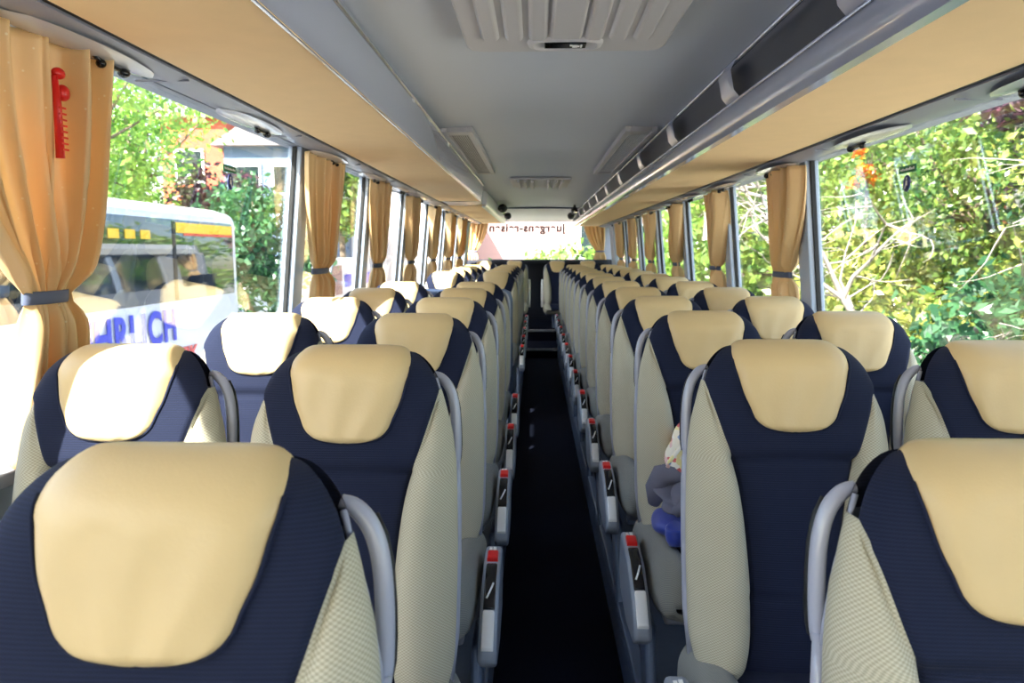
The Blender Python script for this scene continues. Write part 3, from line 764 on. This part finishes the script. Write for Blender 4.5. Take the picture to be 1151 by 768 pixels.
# ------------------------------------------------------------------ outside
M['ground'].node_tree.nodes['Principled BSDF'].inputs['Specular IOR Level'].default_value = .2
struct(MB().box(-60, 60, -20, 90, GROUND-.1, GROUND).build('ground', M['ground']))
def tree(name, label, cat, x, y, h, cz, rad, n, leafm, size, seed, clumps=70, bark='bark', group=None, rz=None, trunk=.12, z0=GROUND):
    rnd = random.Random(seed); nr = np.random.RandomState(seed)
    t = thing(name, label, cat, (x, y, z0), group)
    rz = rz or rad
    cc = Vector((x, y, cz)); pts = []
    for k in range(clumps):
        while True:
            d = Vector((rnd.uniform(-1, 1), rnd.uniform(-1, 1), rnd.uniform(-1, 1)))
            if .25 < d.length < 1: break
        pts.append(cc+Vector((d.x*rad, d.y*rad, d.z*rz)))
    tb = MB(); fork = Vector((x+rnd.uniform(-.2, .2), y, cz-rz*.45))
    tb.tube([(x, y, z0), (x+.05, y, (z0+fork.z)/2), tuple(fork), (x, y, cz+rz*.4)], [trunk, trunk*.8, trunk*.6, trunk*.2], 8)
    for p in pts[:26]:
        m_ = fork.lerp(p, .5)+Vector((rnd.uniform(-.2, .2), rnd.uniform(-.2, .2), rnd.uniform(0, .3)))
        tb.tube([tuple(fork.lerp(Vector((x, y, cz+rz*.3)), rnd.random()*.7)), tuple(m_), tuple(p)], [trunk*.35, trunk*.2, trunk*.06], 5)
    tb.build('trunk', M[bark], t, smooth=True)
    ci = nr.randint(0, len(pts), n); ctr = np.array([tuple(p) for p in pts])[ci]
    pos = ctr+nr.normal(0, rad*.13, (n, 3))
    pos[:, 2] = np.maximum(pos[:, 2], z0+.02)
    a = nr.normal(0, 1, (n, 3)); a /= np.linalg.norm(a, axis=1)[:, None]
    b = np.cross(a, nr.normal(0, 1, (n, 3))); b /= np.linalg.norm(b, axis=1)[:, None]
    s = size*nr.uniform(.6, 1.3, (n, 1)); nn = np.cross(a, b)
    V = np.stack([pos-a*s, pos+b*s*.5+nn*s*.12, pos+a*s, pos-b*s*.5+nn*s*.12], 1).reshape(-1, 3)
    me = bpy.data.meshes.new('foliage'); me.vertices.add(4*n); me.vertices.foreach_set('co', (V-np.array([x, y, z0])).ravel())
    me.loops.add(4*n); me.loops.foreach_set('vertex_index', np.arange(4*n)); me.polygons.add(n)
    me.polygons.foreach_set('loop_start', np.arange(0, 4*n, 4)); me.polygons.foreach_set('loop_total', np.full(n, 4))
    me.update(); me.validate(); me.materials.append(M[leafm])
    o = bpy.data.objects.new('foliage', me); C.collection.objects.link(o); o.parent = t
    return t
# right-hand side
tree('tree', 'light green leafy tree behind the bare branches, right windows', 'tree', 5.4, 8.6, 5, .6, 2.2, 20000, 'leaf_mid', .047, 1, 90)
tree('tree', 'olive green tree at the near edge of the right window', 'tree', 5.6, 5.4, 5, 1.0, 1.9, 17000, 'leaf_olive', .042, 2, 80)
tree('tree', 'purple leafed tree at the upper right of the right window', 'tree', 5.0, 7.2, 5, 1.5, .85, 3000, 'leaf_purple', .08, 3, 60)
tree('shrub', 'dark blue-green shrub low at the right window edge', 'shrub', 4.1, 5.6, 2, -1.35, 1.25, 10000, 'leaf_dark', .055, 4, 80)
tree('shrub', 'yellow-green shrub low beyond the bare branches', 'shrub', 4.3, 8.6, 2, -1.1, 1.4, 9000, 'leaf_olive', .06, 5, 80)
tree('tree', 'green tree seen past the second right curtain', 'tree', 5.0, 14.0, 5, .2, 2.3, 10000, 'leaf_mid', .10, 6, 80)
tree('tree', 'small tree with red and yellow leaves past the right curtains', 'tree', 5.2, 18.5, 5, 2.6, .8, 1600, 'leaf_autumn', .12, 7, 20)
tree('tree', 'distant green tree by the far right windows', 'tree', 6.0, 23.0, 5, .6, 3.0, 7000, 'leaf_bright', .16, 8, 70)
tree('shrub', 'small shrub with a cluster of red leaves among the green', 'shrub', 3.9, 8.9, 3, .95, .22, 260, 'leaf_autumn', .05, 28, 8, trunk=.03)
tree('tree', 'dense green tree filling the back of the right window', 'tree', 9.0, 13.0, 7, 1.5, 3.4, 13000, 'leaf_mid', .13, 9, 110)
tree('tree', 'tall green tree furthest back at the right window', 'tree', 10.5, 9.0, 7, 1.5, 3.4, 11000, 'leaf_dark', .13, 10, 110)
# bare dead tree
def dead(x, y, seed, label):
    rnd = random.Random(seed); mb = MB()
    def br(p, d, r, L, lv):
        pts = [p]; rr = [r]; q = p.copy(); dd = d.copy()
        for k in range(4):
            dd = (dd+Vector((rnd.gauss(0, .18), rnd.gauss(0, .18), rnd.gauss(0, .16)))).normalized()
            q = q+dd*L/4; pts.append(q.copy()); rr.append(r*(1-.2*(k+1)))
            if lv > 0 and k >= 1 or lv > 1:
                for _ in range(2 if lv > 1 and k % 2 else 1):
                    nd = (dd*.7+Vector((rnd.gauss(0, .6), rnd.gauss(0, .6), rnd.gauss(0, .45)))).normalized()
                    br(q, nd, r*.5, L*rnd.uniform(.45, .7), lv-1)
        mb.tube([tuple(a) for a in pts], rr, 5 if lv < 2 else 7, cap=False)
    br(Vector((x, y, GROUND)), Vector((-.1, .05, 1)), .07, 2.2, 0)
    br(Vector((x-.15, y+.1, -1.2)), Vector((-.25, .2, .8)).normalized(), .05, 1.8, 3)
    br(Vector((x, y, -1.0)), Vector((.35, -.5, .55)).normalized(), .045, 1.9, 3)
    br(Vector((x, y, -.9)), Vector((.1, -.9, -.05)).normalized(), .035, 1.6, 2)
    tag(mb.build('dead_tree', M['deadwood'], None, smooth=True), label, 'tree')
dead(3.5, 6.7, 5, 'bare pale branching tree in front of the foliage, right window')
# left-hand side
tree('tree', 'bright green tree above the parked coach, beside the first curtain', 'tree', -7.9, 12.2, 7, 2.0, 1.9, 6500, 'leaf_bright', .07, 11, 55, trunk=.16)
tree('tree', 'bright green tree behind the parked coach, middle of the left window', 'tree', -8.9, 16.0, 7, 2.1, 2.0, 6000, 'leaf_bright', .08, 12, 50, trunk=.18)
tree('tree', 'tall pale green tree furthest left behind the coach', 'tree', -12.6, 15.0, 8, 2.5, 2.9, 5000, 'leaf_bright', .11, 13, 60, trunk=.2)
tree('tree', 'dark purple leafed small tree past the parked coach', 'tree', -6.6, 15.5, 4, .9, 1.0, 2600, 'leaf_purple', .08, 14, 40)
tree('shrub', 'dark green shrub beyond the tail of the parked coach', 'shrub', -4.9, 12.6, 3, -.1, 1.15, 5000, 'leaf_dark', .07, 15, 60)
tree('tree', 'green treetop seen past the second left curtain', 'tree', -5.3, 20.0, 6, 1.5, 1.1, 2200, 'leaf_mid', .14, 16, 60)
tree('shrub', 'small green bush behind the rear window, left of centre', 'shrub', -.8, 22.0, 2, -1.25, 1.0, 700, 'leaf_mid', .12, 17, 30)
tree('shrub', 'green bush behind the rear window, centre', 'shrub', .7, 21.0, 3, -.9, 1.2, 900, 'leaf_mid', .12, 18, 30)
# houses
def house(label, x0, x1, y0, y1, zt, wallm, wins, roofh=1.2):
    t = thing('house', label, 'house', ((x0+x1)/2, (y0+y1)/2, GROUND))
    MB().box(x0, x1, y0, y1, GROUND, zt).build('wall', M[wallm], t)
    MB().prism([(x0-.3, zt), (x1+.3, zt), ((x0+x1)/2, zt+roofh)], y0-.3, y1+.3).build('roof', M['roof'], t)
    for (a, b, c_, d) in wins:
        f = MB().box(a, b, y0-.05, y0+.02, c_, d).build('window_frame', M['white'], t)
        MB().box(a+.08, b-.08, y0-.07, y0-.04, c_+.08, d-.08).build('pane', M['darkglass'], f)
house('salmon pink house between the trees, left window', -11.2, -9.2, 22, 28, 3.9, 'brick', [(-10.8, -9.9, 2.0, 3.0)], .5)
house('grey clad house beside the salmon pink one', -9.1, -6.8, 21.5, 27, 3.0, 'greyclad', [(-8.8, -8.0, 1.6, 2.5), (-7.7, -7.1, 1.6, 2.5)], .9)
house('pale pink house filling the rear window view', -6, 7, 34, 44, 3.6, 'rosewall', [(2, 3, -.4, 1.2), (4.6, 5.6, -.4, 1.2)], 3)
house('long white sunlit house beyond the van, left windows', -9.5, -3.4, 27, 33, 2.4, 'palewall', [(-8.6, -7.8, .2, 1.2)], 1.0)
house('white house among the trees, right windows', 7.5, 11, 26, 31, 3.2, 'palewall', [(8, 9, .4, 1.6)], 1)
# parked coach alongside
PX = -3.5; PY1 = 8.5
t = thing('parked_coach', 'white coach with dark windows and blue EHRLICH lettering parked alongside', 'coach', (PX-1.2, 2.5, GROUND))
mb = MB().prism([(PX, GROUND+.35), (PX, .33), (PX-.05, .40), (PX-.25, .46), (PX-2.2, .46), (PX-2.45, .38), (PX-2.5, .28), (PX-2.5, GROUND+.35)], -3, PY1)
mb.build('body', M['buswhite'], t, bevel=.08, seg=4)
MB().prism([(PX+.01, -.49), (PX+.012, .27), (PX+.0, .30), (PX-.03, .30), (PX-.03, -.49)], -2.6, PY1-.12).build('window_band', M['darkglass'], t, bevel=.006)
for k, yy in enumerate((-1.2, .9, 3.0, 5.1, 7.0)):
    MB().box(PX+.01, PX+.016, yy-.03, yy+.03, -.48, .28).build('window_post', M['black'], t)
MB().box(PX+.012, PX+.018, 7.05, PY1-.15, .17, .27).build('yellow_panel', M['yellow'], t, bevel=.01)
MB().box(PX+.012, PX+.018, 7.2, PY1-.15, .145, .168).build('red_stripe', M['red'], t)
for k, yy in enumerate((5.9, 6.15, 6.4)): MB().box(PX+.012, PX+.018, yy, yy+.16, .10, .18).build('small_yellow_panel', M['yellow'], t, bevel=.01)
text_mesh('blue_lettering', 'EHRLICH', .41, M['blue'], (PX+.014, 5.42, -.85), (PI/2, 0, PI/2), t, .002, sx=.86, bold=.013)
text_mesh('red_lettering', 'TOURISTIK', .2, M['redletter'], (PX+.014, 6.0, -1.10), (PI/2, 0, PI/2), t, .002, sx=1.3, bold=.008)
for yy in (-1.0, 6.2):
    for dx in (-.15, -2.35):
        c_ = [(yy+.48*math.cos(a), GROUND+.48+.48*math.sin(a)) for a in np.linspace(0, 2*PI, 33)[:-1]]
        wh = MB().prism(c_, PX+dx-.14, PX+dx+.16, axis='x').build('wheel', M['rubber'], t, bevel=.03)
        c_ = [(yy+.27*math.cos(a), GROUND+.48+.27*math.sin(a)) for a in np.linspace(0, 2*PI, 25)[:-1]]
        MB().prism(c_, PX+dx+.15, PX+dx+.18, axis='x').build('hub', M['alu'], wh)
# white van further on
t = thing('white_van', 'white van with a blue stripe seen between the left curtains', 'van', (-5.6, 17.6, GROUND))
body = [(15.6, -2.3), (15.6, -1.35), (16.2, -1.1), (16.8, -.3), (17.1, -.2), (20.6, -.2), (20.8, -.4), (20.8, -2.3)]
MB().prism(body, -6.6, -4.7, axis='x').build('body', M['buswhite'], t, bevel=.08, seg=3)
MB().prism([(16.25, -1.05), (16.85, -.36), (17.6, -.36), (17.6, -1.05)], -4.71, -4.68, axis='x').build('side_window', M['darkglass'], t)
MB().prism([(17.9, -.9), (20.7, -.9), (20.7, -.6), (17.9, -.6)], -4.71, -4.685, axis='x').build('blue_stripe', M['blue'], t)
for yy in (16.4, 19.9):
    MB().prism([(yy+.34*math.cos(a), GROUND+.34+.34*math.sin(a)) for a in np.linspace(0, 2*PI, 25)[:-1]], -4.95, -4.68, axis='x').build('wheel', M['rubber'], t, bevel=.02)
    MB().prism([(yy+.34*math.cos(a), GROUND+.34+.34*math.sin(a)) for a in np.linspace(0, 2*PI, 25)[:-1]], -6.62, -6.35, axis='x').build('wheel', M['rubber'], t, bevel=.02)
